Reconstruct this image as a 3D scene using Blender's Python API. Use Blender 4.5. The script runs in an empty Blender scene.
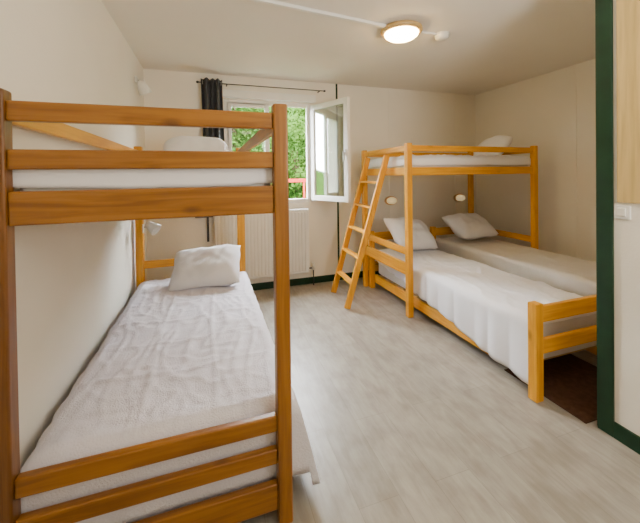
import bpy, bmesh, math, random
from mathutils import Vector, Matrix, noise
random.seed(7)
PI=math.pi
SC=bpy.context.scene
COL=SC.collection

# ---------------------------------------------------------------- materials
def newmat(name):
    m=bpy.data.materials.new(name); m.use_nodes=True
    nt=m.node_tree; b=nt.nodes['Principled BSDF']
    return m,nt,b
def noise_mat(name,c1,c2,scale=5,rough=.7,bump=0,bscale=60,stretch=(1,1,1),spec=.5,detail=4,sheen=0):
    m,nt,b=newmat(name); N=nt.nodes; L=nt.links
    tc=N.new('ShaderNodeTexCoord'); mp=N.new('ShaderNodeMapping'); mp.inputs['Scale'].default_value=stretch
    L.new(tc.outputs['Object'],mp.inputs['Vector'])
    n=N.new('ShaderNodeTexNoise'); n.inputs['Scale'].default_value=scale; n.inputs['Detail'].default_value=detail
    L.new(mp.outputs[0],n.inputs['Vector'])
    r=N.new('ShaderNodeValToRGB'); r.color_ramp.elements[0].color=(*c1,1); r.color_ramp.elements[1].color=(*c2,1)
    r.color_ramp.elements[0].position=.3; r.color_ramp.elements[1].position=.7
    L.new(n.outputs['Fac'],r.inputs['Fac']); L.new(r.outputs['Color'],b.inputs['Base Color'])
    b.inputs['Roughness'].default_value=rough; b.inputs['Specular IOR Level'].default_value=spec
    if sheen: b.inputs['Sheen Weight'].default_value=sheen
    if bump:
        n2=N.new('ShaderNodeTexNoise'); n2.inputs['Scale'].default_value=bscale; n2.inputs['Detail'].default_value=3
        L.new(mp.outputs[0],n2.inputs['Vector'])
        bp=N.new('ShaderNodeBump'); bp.inputs['Strength'].default_value=bump; bp.inputs['Distance'].default_value=.01
        L.new(n2.outputs['Fac'],bp.inputs['Height']); L.new(bp.outputs[0],b.inputs['Normal'])
    return m
def wood(name,c1,c2,axis,rough=.33,dk=.85):
    m,nt,b=newmat(name); N=nt.nodes; L=nt.links
    tc=N.new('ShaderNodeTexCoord'); mp=N.new('ShaderNodeMapping')
    s=[16,16,16]; s[axis]=1.0; mp.inputs['Scale'].default_value=s
    L.new(tc.outputs['Object'],mp.inputs['Vector'])
    n=N.new('ShaderNodeTexNoise'); n.inputs['Scale'].default_value=2.4; n.inputs['Detail'].default_value=8; n.inputs['Distortion'].default_value=.7
    L.new(mp.outputs[0],n.inputs['Vector'])
    r=N.new('ShaderNodeValToRGB'); e=r.color_ramp.elements
    e[0].color=(*[k*dk for k in c1],1); e[0].position=.34; e[1].color=(*c2,1); e[1].position=.62
    L.new(n.outputs['Fac'],r.inputs['Fac'])
    mp2=N.new('ShaderNodeMapping'); s2=[7,7,7]; s2[axis]=3.2; mp2.inputs['Scale'].default_value=s2
    L.new(tc.outputs['Object'],mp2.inputs['Vector'])
    v=N.new('ShaderNodeTexVoronoi'); v.inputs['Scale'].default_value=1; L.new(mp2.outputs[0],v.inputs['Vector'])
    kr=N.new('ShaderNodeValToRGB'); kr.color_ramp.elements[0].color=(.35,.3,.25,1); kr.color_ramp.elements[0].position=.05
    kr.color_ramp.elements[1].color=(1,1,1,1); kr.color_ramp.elements[1].position=.14
    L.new(v.outputs['Distance'],kr.inputs['Fac'])
    mx=N.new('ShaderNodeMix'); mx.data_type='RGBA'; mx.blend_type='MULTIPLY'; mx.inputs['Factor'].default_value=.6
    L.new(r.outputs['Color'],mx.inputs['A']); L.new(kr.outputs['Color'],mx.inputs['B'])
    L.new(mx.outputs['Result'],b.inputs['Base Color'])
    b.inputs['Roughness'].default_value=rough
    return m
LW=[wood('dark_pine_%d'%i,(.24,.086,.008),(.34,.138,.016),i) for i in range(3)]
LW_shaded=wood('shaded_pine',(.14,.048,.005),(.21,.080,.010),2)  # near left post: backlit shade painted into the wood colour
RW=[wood('honey_pine_%d'%i,(.66,.275,.006),(.78,.37,.012),i,.33,.95) for i in range(3)]
M_wall=noise_mat('wall_paint',(.90,.85,.745),(.93,.88,.775),2.5,.75,.12,70)
M_ceil=noise_mat('ceiling_paint',(.89,.85,.775),(.92,.88,.80),2,.8,.08,60)
M_green=noise_mat('green_trim',(.003,.026,.010),(.006,.040,.017),8,.45,spec=.35)
M_white=noise_mat('white_lacquer',(.87,.86,.83),(.91,.90,.87),6,.35)
M_plastic=noise_mat('white_plastic',(.82,.80,.74),(.87,.85,.79),9,.4)
M_sheet=noise_mat('white_cotton',(.87,.865,.91),(.90,.895,.94),3,.85,.06,260)
M_cream=noise_mat('beige_cotton',(.70,.665,.62),(.74,.705,.66),5,.85,.10,260)
M_quilt=noise_mat('pale_blanket',(.79,.77,.87),(.85,.83,.925),4,.85,.40,150)
M_matt=noise_mat('mattress_fabric',(.66,.64,.62),(.72,.70,.68),5,.9,.2,150)
M_curt=noise_mat('charcoal_curtain',(.04,.043,.050),(.085,.09,.10),9,.85,.2,120,stretch=(1,1,.1))
M_dark=noise_mat('dark_metal',(.03,.03,.032),(.05,.05,.052),10,.4)
M_shade=noise_mat('brown_shade',(.060,.028,.015),(.090,.044,.025),30,.95,.3,200,spec=.1)  # shadow colour for the dark sheet at the bed foot
M_tan=wood('tan_board',(.58,.40,.14),(.64,.46,.18),2,.5)
M_red=noise_mat('red_paint',(.20,.010,.006),(.26,.015,.01),8,.6,spec=.1)
M_slate=wood('raw_slats',(.45,.28,.12),(.55,.36,.17),0,.6)
M_brass=noise_mat('lamp_ring',(.56,.36,.13),(.66,.44,.18),12,.4)
def chrome():
    m,nt,b=newmat('brushed_metal'); b.inputs['Base Color'].default_value=(.7,.7,.7,1); b.inputs['Metallic'].default_value=1; b.inputs['Roughness'].default_value=.3
    return m
M_chrome=chrome()
def glassm(name,tint,refl):
    m=bpy.data.materials.new(name); m.use_nodes=True; nt=m.node_tree; N=nt.nodes; L=nt.links
    N.remove(N['Principled BSDF']); out=N['Material Output']
    t=N.new('ShaderNodeBsdfTransparent'); t.inputs[0].default_value=(*tint,1)
    g=N.new('ShaderNodeBsdfGlossy'); g.inputs['Roughness'].default_value=.03
    mx=N.new('ShaderNodeMixShader'); mx.inputs[0].default_value=refl
    L.new(t.outputs[0],mx.inputs[1]); L.new(g.outputs[0],mx.inputs[2]); L.new(mx.outputs[0],out.inputs[0])
    return m
M_glass=glassm('window_glass',(.93,.95,.94),.02)
M_glass2=glassm('double_glass',(.80,.88,.80),.40)
def emit(name,col,st):
    m,nt,b=newmat(name); b.inputs['Base Color'].default_value=(*col,1)
    b.inputs['Emission Color'].default_value=(*col,1); b.inputs['Emission Strength'].default_value=st
    return m
M_dome=emit('lamp_diffuser',(1,.66,.26),60)
M_opal=emit('opal_glass',(1,.78,.42),.42)  # wall lamps are unlit; slight glow added to lighten their shades
def floorm():
    m,nt,b=newmat('laminate_floor'); N=nt.nodes; L=nt.links
    tc=N.new('ShaderNodeTexCoord')
    mp=N.new('ShaderNodeMapping'); mp.inputs['Rotation'].default_value=(0,0,PI/2)
    L.new(tc.outputs['Object'],mp.inputs['Vector'])
    br=N.new('ShaderNodeTexBrick'); br.offset=.37; br.inputs['Scale'].default_value=1
    br.inputs['Brick Width'].default_value=1.25; br.inputs['Row Height'].default_value=.19
    br.inputs['Mortar Size'].default_value=.0012; br.inputs['Mortar Smooth'].default_value=.5
    br.inputs['Color1'].default_value=(.315,.285,.24,1); br.inputs['Color2'].default_value=(.37,.34,.29,1); br.inputs['Mortar'].default_value=(.235,.21,.175,1)
    L.new(mp.outputs[0],br.inputs['Vector'])
    mp2=N.new('ShaderNodeMapping'); mp2.inputs['Scale'].default_value=(20,3.2,1); L.new(tc.outputs['Object'],mp2.inputs['Vector'])
    n=N.new('ShaderNodeTexNoise'); n.inputs['Scale'].default_value=1.6; n.inputs['Detail'].default_value=6; n.inputs['Distortion'].default_value=.5; n.inputs['Roughness'].default_value=.6
    L.new(mp2.outputs[0],n.inputs['Vector'])
    r=N.new('ShaderNodeValToRGB'); r.color_ramp.elements[0].color=(.87,.86,.85,1); r.color_ramp.elements[0].position=.36
    r.color_ramp.elements[1].color=(1.05,1.05,1.05,1); r.color_ramp.elements[1].position=.62
    L.new(n.outputs['Fac'],r.inputs['Fac'])
    mx=N.new('ShaderNodeMix'); mx.data_type='RGBA'; mx.blend_type='MULTIPLY'; mx.inputs['Factor'].default_value=1
    L.new(br.outputs['Color'],mx.inputs['A']); L.new(r.outputs['Color'],mx.inputs['B'])
    mp3=N.new('ShaderNodeMapping'); mp3.inputs['Scale'].default_value=(9,5.5,1); L.new(tc.outputs['Object'],mp3.inputs['Vector'])
    n3=N.new('ShaderNodeTexNoise'); n3.inputs['Scale'].default_value=1; n3.inputs['Detail'].default_value=5
    L.new(mp3.outputs[0],n3.inputs['Vector'])
    r3=N.new('ShaderNodeValToRGB'); r3.color_ramp.elements[0].color=(.84,.82,.80,1); r3.color_ramp.elements[0].position=.38
    r3.color_ramp.elements[1].color=(1.03,1.03,1.03,1); r3.color_ramp.elements[1].position=.56
    L.new(n3.outputs['Fac'],r3.inputs['Fac'])
    mx2=N.new('ShaderNodeMix'); mx2.data_type='RGBA'; mx2.blend_type='MULTIPLY'; mx2.inputs['Factor'].default_value=1
    L.new(mx.outputs['Result'],mx2.inputs['A']); L.new(r3.outputs['Color'],mx2.inputs['B'])
    L.new(mx2.outputs['Result'],b.inputs['Base Color'])
    b.inputs['Roughness'].default_value=.36; b.inputs['Specular IOR Level'].default_value=.5
    return m
M_floor=floorm()
M_leaf=noise_mat('leaf_green',(.006,.019,.003),(.028,.056,.008),1.2,.9,spec=0)
M_bark=noise_mat('bark',(.03,.02,.012),(.06,.04,.025),12,.9,spec=0)
M_hill=noise_mat('hill_grass',(.008,.024,.004),(.022,.046,.008),1.5,.9,spec=0)

# ---------------------------------------------------------------- helpers
class MB:
    def __init__(s): s.bm=bmesh.new()
    def box(s,a,b,bev=0,seg=2,mat=None):
        a=Vector(a); b=Vector(b); c=(a+b)/2; d=b-a
        r=bmesh.ops.create_cube(s.bm,size=1); vs=r['verts']
        for v in vs: v.co=Vector((v.co.x*d.x,v.co.y*d.y,v.co.z*d.z))
        if bev:
            es=list({e for v in vs for e in v.link_edges})
            rr=bmesh.ops.bevel(s.bm,geom=es,offset=bev,segments=seg,affect='EDGES',profile=.5)
            vs=list({v for f in rr['faces'] for v in f.verts}|{v for v in vs if v.is_valid})
        for v in vs:
            p=v.co.copy()
            if mat: p=mat@p
            v.co=p+c
        return s
    def bar(s,p,q,w,h,bev=.004,up=(0,0,1)):
        p=Vector(p); q=Vector(q); d=(q-p); L=d.length; z=d.normalized(); x=Vector(up).cross(z)
        if x.length<1e-4: x=Vector((1,0,0))
        x.normalize(); y=z.cross(x)
        R=Matrix((x,y,z)).transposed()
        c=(p+q)/2; hx=Vector((w/2,h/2,L/2))
        s.box(c-hx,c+hx,bev,2,R); return s
    def cyl(s,p,q,r1,r2=None,n=24,cap=True):
        r2=r1 if r2 is None else r2
        p=Vector(p); q=Vector(q); d=q-p; R=d.to_track_quat('Z','Y').to_matrix().to_4x4()
        M=Matrix.Translation((p+q)/2)@R
        bmesh.ops.create_cone(s.bm,cap_ends=cap,segments=n,radius1=r1,radius2=r2,depth=d.length,matrix=M); return s
    def lathe(s,prof,c,axis=(0,0,1),n=40,sc=(1,1,1)):
        R=Vector(axis).to_track_quat('Z','Y').to_matrix(); c=Vector(c); rings=[]
        S=Vector(sc) if len(sc)==3 else Vector((1,1,1))
        def P(x,y,z):
            q=R@Vector((x,y,z)); return c+Vector((q.x*S.x,q.y*S.y,q.z*S.z))
        for (r,z) in prof:
            if r<1e-5: rings.append([s.bm.verts.new(P(0,0,z))])
            else: rings.append([s.bm.verts.new(P(r*math.cos(2*PI*k/n),r*math.sin(2*PI*k/n),z)) for k in range(n)])
        for A,B in zip(rings,rings[1:]):
            for k in range(n):
                k2=(k+1)%n
                if len(A)==1 and len(B)==1: continue
                if len(A)==1: s.bm.faces.new((A[0],B[k],B[k2]))
                elif len(B)==1: s.bm.faces.new((A[k],A[k2],B[0]))
                else: s.bm.faces.new((A[k],A[k2],B[k2],B[k]))
        return s
    def tube(s,pts,r,n=12):
        pts=[Vector(p) for p in pts]; rings=[]
        for i,p in enumerate(pts):
            d=(pts[min(i+1,len(pts)-1)]-pts[max(i-1,0)]).normalized()
            R=d.to_track_quat('Z','Y').to_matrix()
            rings.append([s.bm.verts.new(p+R@Vector((r*math.cos(2*PI*k/n),r*math.sin(2*PI*k/n),0))) for k in range(n)])
        for A,B in zip(rings,rings[1:]):
            for k in range(n): s.bm.faces.new((A[k],A[(k+1)%n],B[(k+1)%n],B[k]))
        s.bm.faces.new(rings[0]); s.bm.faces.new(rings[-1]); return s
    def build(s,name,mat,parent=None,smooth=False,origin=None):
        bmesh.ops.recalc_face_normals(s.bm,faces=s.bm.faces[:])
        off=Vector(parent['_w']) if parent is not None else Vector(origin if origin else (0,0,0))
        for v in s.bm.verts: v.co-=off
        me=bpy.data.meshes.new(name); s.bm.to_mesh(me); s.bm.free()
        me.materials.append(mat)
        if smooth:
            for p in me.polygons: p.use_smooth=True
        o=bpy.data.objects.new(name,me); COL.objects.link(o)
        if parent is not None:
            o.parent=parent; o['_w']=list(off)
        else: o.location=off; o['_w']=list(off)
        return o
def tag(o,label,cat,group=None,kind=None):
    o['label']=label; o['category']=cat
    if group: o['group']=group
    if kind: o['kind']=kind
    return o
def thing(name,loc,label,cat,group=None):
    o=bpy.data.objects.new(name,None); COL.objects.link(o); o.location=loc; o.empty_display_size=.1; o['_w']=list(loc)
    return tag(o,label,cat,group)
def struct(name,mb,mat,smooth=False):
    o=mb.build(name,mat,None,smooth); o['kind']='structure'; return o

# ---------------------------------------------------------------- room shell
UL,UR,VB,VN,H=-.68,3.90,4.08,-1.3,2.60
PX,PY=2.0,1.23      # partition corner
T=.16
struct('floor',MB().box((UL-T,VN-T,-.12),(UR+T,VB+.2,0)),M_floor)
struct('ceiling',MB().box((UL-T,VN-T,H),(UR+T,VB+.2,H+.12)),M_ceil)
struct('wall_left',MB().box((UL-T,VN-T,0),(UL,VB+.2,H)),M_wall)
struct('wall_right',MB().box((UR,PY-.3,0),(UR+T,VB+.2,H)),M_wall)
struct('wall_near',MB().box((UL,VN-T,0),(PX+T,VN,H)),M_wall)
wu0,wu1,wz0,wz1=.17,1.24,1.05,2.32
wb=MB().box((UL,VB,0),(wu0,VB+.2,H)).box((wu1,VB,0),(UR,VB+.2,H)).box((wu0,VB,0),(wu1,VB+.2,wz0)).box((wu0,VB,wz1),(wu1,VB+.2,H))
struct('wall_back',wb,M_wall)
struct('wall_partition',MB().box((PX,VN-T,0),(PX+T,PY,H)).box((PX+T,PY-.12,0),(UR,PY,H)),M_wall)
# trims
bh=.085
struct('baseboard_back',MB().box((UL,VB-.014,0),(UR,VB,bh),.003),M_green)
struct('baseboard_left',MB().box((UL,VN,0),(UL+.014,VB-.014,bh),.003),M_green)
struct('baseboard_right',MB().box((UR-.014,PY,0),(UR,VB-.014,bh),.003),M_green)
struct('baseboard_partition',MB().box((PX-.014,VN,0),(PX,PY-.08,bh),.003),M_green)
struct('trim_1',MB().box((PX-.014,PY-.08,0),(PX,PY-.005,H),.003).box((PX,PY-.001,0),(PX+.07,PY+.006,H),.002),M_green)
struct('trim_2',MB().box((1.590,VB-.012,bh),(1.614,VB,H),.002),M_green)
struct('trim_3',MB().box((2.375,VB-.008,bh),(2.41,VB,H),.002),M_wall)
struct('trim_4',MB().box((3.50,VB-.008,bh),(3.535,VB,H),.002),M_wall)
struct('trim_5',MB().box((UR-.008,2.6,bh),(UR,2.635,H),.002),M_wall)
struct('wall_partition_panel',MB().box((PX-.018,.2,1.24),(PX,1.128,H),.003),M_tan)

# ---------------------------------------------------------------- window
wf=MB(); f=.05; y0,y1=VB+.005,VB+.065
wf.box((wu0,y0,wz0),(wu0+f,y1,wz1),.004).box((wu1-f,y0,wz0),(wu1,y1,wz1),.004).box((wu0+f,y0,wz0),(wu1-f,y1,wz0+f),.004).box((wu0+f,y0,wz1-f),(wu1-f,y1,wz1),.004)
W=wf.build('window_1',M_white); W['kind']='structure'
def sash(w,h,s=.055):
    m=MB(); t=.045
    m.box((0,-t,0),(s,0,h),.005).box((w-s,-t,0),(w,0,h),.005).box((s,-t,0),(w-s,0,s),.005).box((s,-t,h-s),(w-s,0,h),.005)
    g=MB().box((s,-t*.6,s),(w-s,-t*.4,h-s))
    return m,g
sw=(wu1-wu0)/2-.03; sh=wz1-wz0-.06
m,g=sash(sw,sh)
def xf(mb,M):
    for v in mb.bm.verts: v.co=M@v.co
    return mb
Ml=Matrix.Translation((wu0+.03,VB+.05,wz0+.03))
ls=xf(m,Ml).build('fixed_sash',M_white,W); xf(g,Ml).build('glass_pane',M_glass,ls)
m,g=sash(sw+.14,sh,.065)
ang=math.radians(-66)
Mr=Matrix.Translation((wu1+.03,VB-.006,wz0+.03))@Matrix.Rotation(ang,4,'Z')
os_=xf(m,Mr).build('open_sash',M_white,W); xf(g,Mr).build('glass_pane',M_glass2,os_)
hd=MB(); hd.box((sw+.085,-.058,sh*.45),(sw+.11,-.045,sh*.45+.07),.003).box((sw+.089,-.08,sh*.45-.07),(sw+.105,-.06,sh*.45+.04),.004)
xf(hd,Mr).build('window_handle',M_chrome,os_)
MB().box((wu0-.02,VB+.066,wz0-.03),(wu1+.02,VB+.26,wz0+.002),.004).build('window_sill',M_white,W)
MB().box((wu0-.03,VB-.05,wz1+.01),(wu1+.06,VB-.001,wz1+.10),.006).build('shutter_box',M_white,W)

# curtain rod + curtain
rod=thing('curtain_rod',(.62,VB-.10,2.47),'thin dark curtain rod spanning above the window','curtain rod')
MB().cyl((-.12,VB-.10,2.47),(1.40,VB-.10,2.47),.006,n=16).build('pole',M_dark,rod,True)
for u in (-.12,1.40): MB().lathe([(0,-.016),(.010,-.012),(.014,0),(.010,.012),(0,.016)],(u,VB-.10,2.47),(1,0,0),16).build('finial',M_dark,rod,True)
for u in (.20,1.34): MB().box((u-.006,VB-.10,2.465),(u+.006,VB-.001,2.475),.002).build('bracket',M_dark,rod)
cu=MB(); bm=cu.bm; nu,nz=110,40; ring=[]
for j in range(nz+1):
    fz=j/nz; row=[]
    for i in range(nu+1):
        fu=i/nu
        u=-.085+.245*fu+.012*math.sin(fz*3+fu*5)
        y=VB-.10+.040*math.sin(fu*2*PI*3.5)*(1+.25*math.sin(fz*4+fu*9))
        row.append(bm.verts.new((u,y,2.515-fz*1.37)))
    ring.append(row)
for j in range(nz):
    for i in range(nu): bm.faces.new((ring[j][i],ring[j][i+1],ring[j+1][i+1],ring[j+1][i]))
c=cu.build('curtain',M_curt,None,True,origin=(.03,VB-.10,1.14))
tag(c,'dark charcoal curtain gathered at the left of the window','curtain')
sm=c.modifiers.new('s','SOLIDIFY'); sm.thickness=.003
for k in range(5):
    u=-.065+k*.05
    gm=MB(); gm.tube([(u,VB-.10+.014*math.cos(t*2*PI/20),2.47+.02*math.sin(t*2*PI/20)) for t in range(20)],.003,6)
    gm.build('grommet',M_chrome,c,True)

# ---------------------------------------------------------------- radiator
ru0,ru1,rz0,rz1=.04,1.17,.17,.975
rd=thing('radiator',(.645,VB-.07,0),'white ribbed panel radiator mounted below the window','radiator')
rb=MB(); n=26
rb.box((ru0,VB-.10,rz0),(ru1,VB-.04,rz1),.008)
for k in range(n):
    u=ru0+.02+(ru1-ru0-.04)*(k+.5)/n
    rb.box((u-.015,VB-.112,rz0+.035),(u+.015,VB-.099,rz1-.035),.005)
rb.build('panel',M_white,rd)
tg=MB()
for k in range(40):
    u=ru0+.02+(ru1-ru0-.04)*(k+.5)/40; tg.box((u-.006,VB-.095,rz1),(u+.006,VB-.045,rz1+.006))
tg.build('top_grille',M_white,rd)
for u in (.3,1.0): MB().box((u-.02,VB-.041,.3),(u+.02,VB-.001,.8),.002).build('wall_bracket',M_white,rd)
MB().tube([(ru1,VB-.07,.22),(ru1+.05,VB-.07,.22),(ru1+.06,VB-.07,.20),(ru1+.06,VB-.07,.0)],.009).build('pipe',M_dark,rd,True)
MB().cyl((ru1+.06,VB-.07,.20),(ru1+.06,VB-.07,.29),.022,.018).build('valve',M_plastic,rd,True)
bk=MB().box((-.17,VB-.09,.930),(.025,VB-.001,.955),.004).box((-.045,VB-.03,.64),(-.02,VB-.001,.931),.003).build('wall_bracket',M_dark,None,False,origin=(-.03,VB,.93))
tag(bk,'small dark T-shaped bracket on the wall left of the radiator','bracket')

# ---------------------------------------------------------------- bunk / bed builders
def post(root,u,v,h,W_,s=.072,mat=None): return MB().box((u-s/2,v-s/2,0),(u+s/2,v+s/2,h),.008,3).build('post',mat or W_[2],root)
def railu(root,name,u0,u1,v,z0,z1,W_,t=.03): return MB().box((u0,v-t/2,z0),(u1,v+t/2,z1),.006,3).build(name,W_[0],root)
def railv(root,name,u,v0,v1,z0,z1,W_,t=.03): return MB().box((u-t/2,v0,z0),(u+t/2,v1,z1),.006,3).build(name,W_[1],root)
def slats_v(root,u0,u1,v0,v1,z,n=14):
    m=MB()
    for k in range(n):
        v=v0+(v1-v0)*(k+.5)/n; m.box((u0,v-.035,z-.018),(u1,v+.035,z),.003)
    return m.build('slat_base',M_slate,root)
def slats_u(root,u0,u1,v0,v1,z,n=12):
    m=MB()
    for k in range(n):
        u=u0+(u1-u0)*(k+.5)/n; m.box((u-.035,v0,z-.018),(u+.035,v1,z),.003)
    return m.build('slat_base',M_slate,root)

def mattress(u0,u1,v0,v1,z0,z1,label,group=None):
    o=MB().box((u0,v0,z0),(u1,v1,z1),.035,4).build('mattress',M_matt,None,True,origin=((u0+u1)/2,(v0+v1)/2,z0))
    tag(o,label,'mattress',group)
    return o
def cloth(name,u0,u1,v0,v1,z,hl,hr,hn,hf,mat,label,cat='bedspread',seed=0,amp=.006,r=.035,group=None,fold=.012,quilt=0,step=.013,flare=0,crease=0,sag=0,cs=1,folds=0):
    """sheet laid over a mattress top (u0..u1, v0..v1) hanging hl/hr (functions of v fraction) at the sides, hn/hf at the ends"""
    mb=MB(); bm=mb.bm; Wd=u1-u0; Ld=v1-v0
    na=int(Wd/step); nb=int(Ld/step); ns=14
    A=[(0,1-k/ns) for k in range(ns)]+[(k/na,0) for k in range(na+1)]+[(1,(k+1)/ns) for k in range(ns)]
    ne=8
    B=[(0,1-k/ne) for k in range(ne)]+[(k/nb,0) for k in range(nb+1)]+[(1,(k+1)/ne) for k in range(ne)]
    def dr(d):
        q=r*PI/2
        if d<=0: return 0,0
        if d<q:
            t=d/r; return r*math.sin(t), r*(1-math.cos(t))
        return r, r+(d-q)
    rows=[]
    for (b,ob) in B:
        row=[]
        hbn=hn if b==0 else hf
        for (a,oa) in A:
            ha=(hl(b) if a==0 else hr(b))
            da=oa*ha; db=ob*hbn
            ox,zx=dr(da); oy,zy=dr(db)
            u=(u0+r)+(Wd-2*r)*a; v=(v0+r)+(Ld-2*r)*b
            if a==0: u-=ox
            elif oa>0: u+=ox+flare*oa*(1-b)**3*(1-.5*ob)
            if b==0: v-=oy
            elif ob>0: v+=oy
            zz=z-max(zx,zy)
            P=Vector((u*3.1+seed,v*3.1,seed*.7))
            n1=noise.noise(P); n2=noise.noise(P*2.6+Vector((5,1,2))); n3=1-abs(noise.noise(Vector((u*2.2+v*1.7+seed,v*2.0-u*3.1,seed))))*2
            inside=1 if (oa==0 and ob==0) else .3
            zz+=amp*(n1*1.0+n2*.5+max(0,n3-.55)*2.0)*inside
            if sag: zz-=sag*math.sin(PI*a)*(.5+.5*math.sin(PI*b))
            if crease:
                w1=noise.noise(Vector((u*2+seed,v*1.5,1)))*1.2
                n4=1-abs(noise.noise(Vector((cs*u*5+w1+seed,cs*v*1.3+w1,seed*2))))*2.2
                n5=1-abs(noise.noise(Vector((cs*(u*2.5+v*3)+w1+seed,cs*(v*3.2-u*2),seed*3))))*2.2
                zz+=crease*(max(0,n4-.55)**1.5*2.6+max(0,n5-.6)**1.5*2.6)*inside
            if folds:   # creases left from folding the blanket
                for fb in (.18,.34,.50,.66,.82): zz+=folds*math.exp(-((b-fb-.01*math.sin(u*9))/.006)**2)*inside
                for fa in (.33,.67): zz+=folds*math.exp(-((a-fa-.01*math.sin(v*5))/.012)**2)*inside
            if quilt: zz+=quilt*abs(math.sin(v*PI/.09))*inside*.6
            if oa>0 and oa*ha>.04:
                ff=fold*oa*(math.sin(v*17+seed+2*noise.noise(P))+.6*n2)
                u+= (-abs(ff) if a==0 else abs(ff))
                zz+=.008*math.sin(v*9+seed)*oa
            row.append(bm.verts.new((u,v,zz)))
        rows.append(row)
    for j in range(len(rows)-1):
        for i in range(len(rows[0])-1):
            bm.faces.new((rows[j][i],rows[j][i+1],rows[j+1][i+1],rows[j+1][i]))
    o=mb.build(name,mat,None,True,origin=((u0+u1)/2,(v0+v1)/2,z))
    s=o.modifiers.new('t','SOLIDIFY'); s.thickness=.004; s.offset=1
    tag(o,label,cat,group); return o
def pillow(c,w,l,t,rot,label,seed=0,rd=.16,group=None):
    mb=MB(); bm=mb.bm; n=36; top=[];bot=[]
    R=rot
    for side in (1,-1):
        g=[]
        for j in range(n+1):
            row=[]
            for i in range(n+1):
                a=-1+2*i/n; b=-1+2*j/n
                x=a*w/2*math.sqrt(1-rd*b*b)*(1-.06*math.cos(b*PI/2)); y=b*l/2*math.sqrt(1-rd*a*a)*(1-.06*math.cos(a*PI/2))
                e=max(0,(1-a**4))**.7*max(0,(1-b**4))**.7
                z=side*t/2*e
                P=Vector((x*6+seed,y*6,side+seed))
                z+=.022*noise.noise(P)*e+.012*noise.noise(P*2.4)*e
                x+=.018*noise.noise(P*1.1+Vector((3,0,0))); y+=.018*noise.noise(P*1.1+Vector((0,7,0)))
                if side==-1 and e<1e-9: row.append(top[j][i]); continue
                row.append(bm.verts.new(R@Vector((x,y,z))+Vector(c)))
            g.append(row)
        if side==1: top=g
        else: bot=g
    for g in (top,bot):
        for j in range(n):
            for i in range(n):
                try: bm.faces.new((g[j][i],g[j][i+1],g[j+1][i+1],g[j+1][i]))
                except ValueError: pass
    zmin=min(v.co.z for v in bm.verts)
    o=mb.build('pillow',M_sheet,None,True,origin=(c[0],c[1],zmin)); tag(o,label,'pillow',group); return o
def rotm(x=0,y=0,z=0): return (Matrix.Rotation(math.radians(z),3,'Z')@Matrix.Rotation(math.radians(y),3,'Y')@Matrix.Rotation(math.radians(x),3,'X'))

# ---------------------------------------------------------------- left bunk
A0,A1,N0,F0=-.638,.268,1.315,3.43
PS=.058
LB=thing('bunk_bed',((A0+A1)/2,(N0+F0)/2,0),'golden brown varnished pine bunk bed standing along the left wall','bunk bed')
post(LB,A0,N0,1.685,LW,PS,LW_shaded); post(LB,A1,N0,1.685,LW,PS)
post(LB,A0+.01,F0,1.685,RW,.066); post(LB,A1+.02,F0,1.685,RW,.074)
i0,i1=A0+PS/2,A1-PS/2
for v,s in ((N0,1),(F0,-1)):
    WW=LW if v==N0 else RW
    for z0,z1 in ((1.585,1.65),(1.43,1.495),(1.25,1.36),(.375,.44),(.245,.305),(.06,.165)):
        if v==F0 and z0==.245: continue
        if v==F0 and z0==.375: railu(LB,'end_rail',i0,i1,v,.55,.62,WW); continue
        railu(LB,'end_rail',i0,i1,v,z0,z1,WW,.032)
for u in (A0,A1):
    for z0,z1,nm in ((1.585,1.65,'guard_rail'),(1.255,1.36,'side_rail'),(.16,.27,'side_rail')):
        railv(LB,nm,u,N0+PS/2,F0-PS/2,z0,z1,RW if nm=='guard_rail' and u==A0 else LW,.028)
slats_v(LB,A0+.014,A1-.014,N0+.05,F0-.05,1.32)
slats_v(LB,A0+.014,A1-.014,N0+.05,F0-.05,.262)
mattress(A0+.03,A1-.03,N0+.03,F0-.04,1.32,1.445,'thin mattress on the upper level of the brown bunk bed','mattresses under the white bedding')
cloth('bed_sheet',A0+.022,A1-.022,N0+.022,F0-.036,1.472,lambda b:.13,lambda b:.13,.13,.10,M_sheet,'white sheet covering the upper mattress of the brown bunk bed','bed sheet',3,.008,.045,fold=.001,crease=.012,sag=.018)
mattress(A0+.03,A1-.01,N0+.045,F0-.045,.265,.43,'thick mattress on the lower level of the brown bunk bed','mattresses under the white bedding')
cloth('bedspread',A0+.022,A1+.062,N0+.036,F0-.04,.447,lambda b:.12,lambda b:.40-.14*b,.34,.10,M_quilt,'pale lilac-white bedspread on the lower level of the brown bunk bed',seed=11,amp=.006,fold=.022,quilt=.003,flare=.085,crease=.008,r=.045,cs=2.0,folds=.006)
pillow((-.04,3.10,.60),.60,.45,.21,rotm(32,-4,-9),'white pillow on the lower bed of the brown bunk by the radiator',2,.06)
pillow((-.11,3.16,1.62),.60,.42,.22,rotm(34,0,3),'white pillow propped up on the upper level of the brown bunk',5,.34)
cl=thing('reading_lamp',(-.55,3.37,.93),'small white reading spotlight at the head of the lower brown bunk','lamp')
MB().box((-.594,3.36,.89),(-.583,3.41,.97),.003).build('clip',M_plastic,cl)
MB().tube([(-.586,3.39,.94),(-.55,3.35,.955),(-.52,3.33,.95)],.008).build('arm',M_chrome,cl,True)
MB().lathe([(0,-.07),(.03,-.065),(.04,-.025),(.058,.04),(.054,.042),(.0,.025)],(-.50,3.31,.945),(.75,-.35,-.5),28).build('lamp_head',M_white,cl,True)
ws=thing('wall_spotlight',(UL,3.62,2.30),'white spotlight high on the left wall near the corner','lamp')
MB().lathe([(0,0),(.035,0),(.035,.014),(.028,.022),(0,.022)],(UL+.0005,3.62,2.35),(1,0,0),28).build('wall_plate',M_plastic,ws,True)
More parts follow.
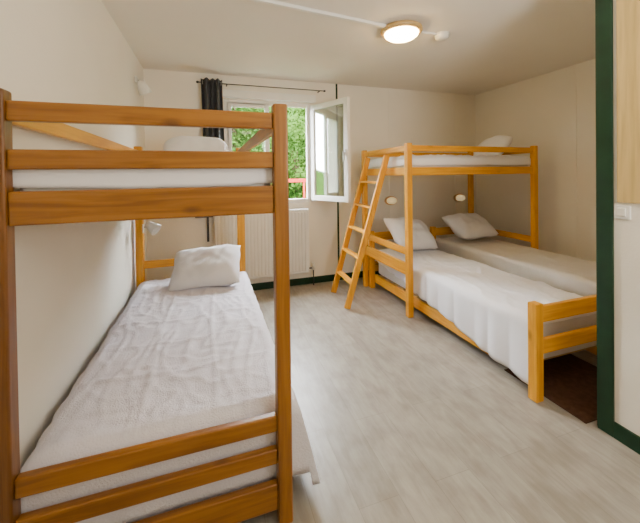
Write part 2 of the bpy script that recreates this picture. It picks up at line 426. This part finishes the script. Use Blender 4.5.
MB().tube([(UL+.02,3.62,2.35),(UL+.05,3.61,2.34),(UL+.06,3.60,2.31)],.008).build('arm',M_plastic,ws,True)
MB().lathe([(0,-.07),(.035,-.065),(.045,-.02),(.060,.06),(.055,.06),(0,.03)],(UL+.075,3.59,2.27),(.35,.25,-.9),28).build('lamp_head',M_plastic,ws,True)

# ---------------------------------------------------------------- right loft bunk
B0,B1,R0,R1=1.832,3.48,2.78,3.74
RB=thing('loft_bed',((B0+B1)/2,(R0+R1)/2,0),'honey pine high bunk standing crosswise over the two low beds','bunk bed')
for u in (B0,B1):
    for v in (R0,R1): post(RB,u,v,1.70,RW,.058)
h=.029
for v in (R0,R1):
    railu(RB,'guard_rail',B0+h,B1-h,v,1.62,1.68,RW,.028)
    railu(RB,'side_rail',B0+h,B1-h,v,1.385,1.465,RW,.030)
for u in (B0,B1):
    for z0,z1 in ((1.62,1.68),(1.385,1.465),(.60,.67),(.40,.52)):
        railv(RB,'end_rail',u,R0+h,R1-h,z0,z1,RW,.028)
slats_u(RB,B0+.02,B1-.02,R0+.015,R1-.015,1.425)
mattress(B0+.03,B1-.03,R0+.03,R1-.03,1.426,1.55,'thin mattress on top of the high honey pine bunk','mattresses under the white bedding')
cloth('bed_sheet',B0+.022,B1-.022,R0+.022,R1-.022,1.578,lambda b:.12,lambda b:.12,.12,.10,M_sheet,'white sheet covering the mattress of the high honey pine bunk','bed sheet',21,.012,.04,fold=.001,crease=.010)
pillow((3.335,3.22,1.72),.36,.48,.15,rotm(0,-44,0),'white pillow leaning at the right end of the high bunk',9,.3)
# ladder
LD=thing('ladder',(1.36,3.40,0),'honey pine ladder leaning on the high bunk','ladder')
b1=Vector((1.325,3.15,0)); b2=Vector((1.36,3.64,0)); t1=Vector((1.80,3.13,1.60)); t2=Vector((1.80,3.58,1.60))
for b,t in ((b1,t1),(b2,t2)):
    MB().bar(b+Vector((.0,0,.012)),t,.065,.028,.005,up=(0,1,0)).build('stile',RW[2],LD)
for k in range(5):
    f_=.16+.165*k
    p=b1.lerp(t1,f_); q=b2.lerp(t2,f_)
    MB().bar(p,q,.06,.024,.004,up=(0,0,1)).build('rung',RW[1],LD)

# ---------------------------------------------------------------- low beds
def lowbed(u0,u1,v0,v1,label,name='single_bed',zt=.60):
    r=thing(name,((u0+u1)/2,(v0+v1)/2,0),label,'bed','low single beds under the high bunk')
    s=.062
    for u in (u0+s/2,u1-s/2):
        post(r,u,v0,zt,RW,s)
        post(r,u,v1,.70,RW,.06)
    railu(r,'foot_rail',u0+s,u1-s,v0,.475,.575,RW,.03)
    railu(r,'foot_rail',u0+s,u1-s,v0,.28,.37,RW,.03)
    railu(r,'head_rail',u0+s-.01,u1-s+.01,v1,.58,.68,RW,.03)
    railu(r,'head_rail',u0+s-.01,u1-s+.01,v1,.20,.32,RW,.03)
    for u in (u0+.070,u1-.045): railv(r,'side_rail',u,v0+s/2,v1-.03,.07,.17,RW,.028)
    slats_v(r,u0+.085,u1-.06,v0+.06,v1-.05,.17)
    return r
lowbed(1.850,2.69,1.50,3.665,'honey pine low bed nearest the ladder, its footboard facing the camera')
lowbed(2.75,3.46,1.50,3.665,'honey pine low bed against the right wall')
mattress(1.935,2.58,1.56,3.62,.175,.44,'thick mattress of the low bed beside the ladder','mattresses under the white bedding')
mattress(2.81,3.41,1.56,3.62,.175,.52,'thick mattress of the low bed beside the right wall','mattresses under the white bedding')
cloth('bedspread',1.900,2.625,1.55,3.62,.475,lambda b:.45-.32*b,lambda b:.16,.08,.08,M_sheet,'smooth white bedspread hanging over the side of the low bed beside the ladder',seed=31,amp=.012,fold=.022,r=.045,crease=.010,cs=1.2)
cloth('bedspread',2.775,3.44,1.55,3.62,.548,lambda b:.16,lambda b:.14,.08,.08,M_cream,'beige-white bedspread on the low bed against the right wall',seed=41,amp=.006,fold=.003,r=.03,crease=.006)
pillow((2.26,3.38,.69),.64,.45,.23,rotm(40,8,12),'white pillow on the low bed beside the ladder',13,.08)
pillow((3.12,3.37,.73),.62,.45,.22,rotm(28,0,6),'white pillow on the low bed beside the right wall',17,.1)
fsh=MB().box((1.955,1.262,0.0005),(2.60,1.80,.006),.002).build('floor_shade',M_shade,None,False,origin=(2.26,1.8,0))  # thin dark sheet standing in for the shadow below the footboard
tag(fsh,'shadow painted as a thin dark brown sheet under the footboard beside the green post','painted shadow')

# ---------------------------------------------------------------- wall lamps
for i,(u,z,lab) in enumerate(((2.39,1.03,'round cream wall lamp above the pillow nearest the ladder'),(3.56,1.03,'round cream wall lamp above the pillow nearest the right wall'))):
    wl=thing('wall_lamp',(u,VB,z),lab,'lamp')
    S=(.95,1,.62)
    MB().lathe([(0,0),(.100,0),(.100,.02),(.090,.025),(0,.025)],(u,VB-.009,z),(0,-1,0),32,S).build('lamp_base',M_brass,wl,True)
    MB().lathe([(.078,.02),(.076,.05),(.058,.078),(.025,.092),(0,.095)],(u,VB-.009,z),(0,-1,0),32,S).build('lamp_shade',M_opal,wl,True)
# ceiling lamp
lu,lv=1.51,2.37
cp=thing('ceiling_lamp',(lu,lv,H),'round glowing ceiling lamp with a warm wooden ring','lamp')
MB().lathe([(0,0),(.135,0),(.165,-.012),(.17,-.03),(.157,-.045),(.135,-.047),(.0,-.04)],(lu,lv,H),(0,0,1),48).build('ring',M_brass,cp,True)
MB().lathe([(.138,-.045),(.132,-.062),(.108,-.080),(.07,-.090),(0,-.095)],(lu,lv,H),(0,0,1),48).build('diffuser',M_dome,cp,True)
cd=MB().bar((UL+.002,2.14,H-.014),(lu-.15,2.355,H-.014),.03,.024,.002).bar((lu+.15,lv,H-.011),(1.86,lv,H-.011),.018,.016,.002).build('cable_conduit',M_white,None,False,origin=(.4,lv-.03,H))
tag(cd,'thin white cable conduit running over the ceiling to the lamp','conduit')
sd=thing('smoke_detector',(1.90,lv,H),'small white smoke detector on the ceiling beside the lamp','smoke detector')
MB().lathe([(0,0),(.062,0),(.064,-.014),(0,-.014)],(1.91,lv,H),(0,0,1),32).build('base',M_plastic,sd,True)
MB().lathe([(.056,-.014),(.056,-.036),(.04,-.050),(0,-.052)],(1.91,lv,H),(0,0,1),32).build('cover',M_plastic,sd,True)
# switch
sx=thing('light_switch',(PX,1.11,1.20),'white light switch on the partition beside the green corner strip','switch')
MB().box((PX-.011,1.075,1.155),(PX-.0005,1.145,1.225),.003).build('plate',M_white,sx)
MB().box((PX-.018,1.092,1.170),(PX-.010,1.128,1.212),.003).build('rocker',M_plastic,sx)
# unseen second ceiling lamp, added behind the camera for extra light
M_fill_dome=emit('fill_diffuser',(1,.85,.62),8)
c2=thing('ceiling_lamp',(.9,-.6,H),'unseen round fill lamp added over the entrance end of the room','lamp')  # added fill lamp, shares its name with the real ceiling lamp
MB().lathe([(0,0),(.15,0),(.19,-.03),(.15,-.047),(0,-.04)],(.9,-.6,H),(0,0,1),48).build('ring',M_brass,c2,True)
MB().lathe([(.152,-.045),(.115,-.095),(0,-.112)],(.9,-.6,H),(0,0,1),48).build('diffuser',M_fill_dome,c2,True)

# ---------------------------------------------------------------- outside
def hz(y): return -1.5+max(0,y-6)*.45
hm=MB(); bm=hm.bm; g=[]
for j in range(30):
    row=[]
    for i in range(30):
        x=-20+i*1.6; y=4.9+j*1.3
        row.append(bm.verts.new((x,y,hz(y)+.3*noise.noise(Vector((x*.3,y*.3,0))))))
    g.append(row)
for j in range(29):
    for i in range(29): bm.faces.new((g[j][i],g[j][i+1],g[j+1][i+1],g[j+1][i]))
hl=hm.build('hillside',M_hill,None,True); hl['kind']='structure'
def tree(x,y,z,hh,lab):
    t=thing('tree',(x,y,z),lab,'tree','trees on the hillside outside the window')
    MB().tube([(x,y,z-.3),(x+.05,y,z+hh*.35),(x-.05,y+.05,z+hh*.7)],.10).build('trunk',M_bark,t,True)
    m=MB()
    for k in range(5000):
        th=random.random()*2*PI; ph=math.acos(random.uniform(-1,1)); rr=hh*.42*(random.uniform(.45,1))
        c=Vector((x+rr*math.sin(ph)*math.cos(th),y+rr*math.sin(ph)*math.sin(th),z+hh*.58+rr*1.05*math.cos(ph)))
        a=Vector((random.uniform(-1,1),random.uniform(-1,1),random.uniform(-1,1))).normalized(); b=a.orthogonal().normalized()
        s=random.uniform(.05,.10)
        m.bm.faces.new([m.bm.verts.new(c+a*s),m.bm.verts.new(c+b*s*.5),m.bm.verts.new(c-a*s),m.bm.verts.new(c-b*s*.5)])
    m.build('foliage',M_leaf,t)
for k,(x,y,hh) in enumerate(((-.55,9,3.2),(2.3,9,3.2),(5.15,9,3.2),(.85,12.4,3.9),(4.4,12.4,3.9))):
    tree(x,y,hz(y),hh,'leafy green tree on the hillside outside the window')
rl=thing('balcony_railing',(1,5.6,0),'red metal railing outside the open window','railing')
MB().box((-.5,5.58,1.28),(3.2,5.62,1.34),.005).build('top_bar',M_red,rl)
MB().box((-.5,5.585,.3),(3.2,5.615,.34),.005).build('bottom_bar',M_red,rl)
for k in range(8): MB().box((-.45+k*.5,5.585,-1.8),(-.42+k*.5,5.615,1.28),.002).build('baluster',M_red,rl)

# ---------------------------------------------------------------- light
w=bpy.data.worlds.new('World'); SC.world=w; w.use_nodes=True
bg=w.node_tree.nodes['Background']; bg.inputs[0].default_value=(.93,.965,1,1); bg.inputs[1].default_value=62
def area(name,loc,rot,size,power,col):
    l=bpy.data.lights.new(name,'AREA'); l.energy=power; l.size=size; l.color=col; l.shape='DISK'
    o=bpy.data.objects.new(name,l); COL.objects.link(o); o.location=loc; o.rotation_euler=rot
area('entrance_fill',(1.6,-.8,2.2),(math.radians(60),0,math.radians(18)),.5,10,(1,.97,.92))  # unseen fill light added behind the camera
area('ceiling_fill',(1.4,-.3,1.55),(math.radians(150),0,math.radians(-12)),.5,42,(1,.965,.90))  # unseen fill light added to brighten the ceiling and room

# ---------------------------------------------------------------- camera
cam=bpy.data.cameras.new('Camera'); co=bpy.data.objects.new('Camera',cam); COL.objects.link(co)
cam.sensor_width=36; cam.lens=330/640*36; cam.shift_y=-83/640; cam.clip_start=.02
Rm=Matrix.Rotation(math.radians(-18.4),4,'Z')@Matrix.Rotation(math.radians(90-.6),4,'X')@Matrix.Rotation(math.radians(-.75),4,'Z')
co.matrix_world=Matrix.Translation((0,0,1.40))@Rm
SC.camera=co
for o in bpy.data.objects:
    if '_w' in o: del o['_w']
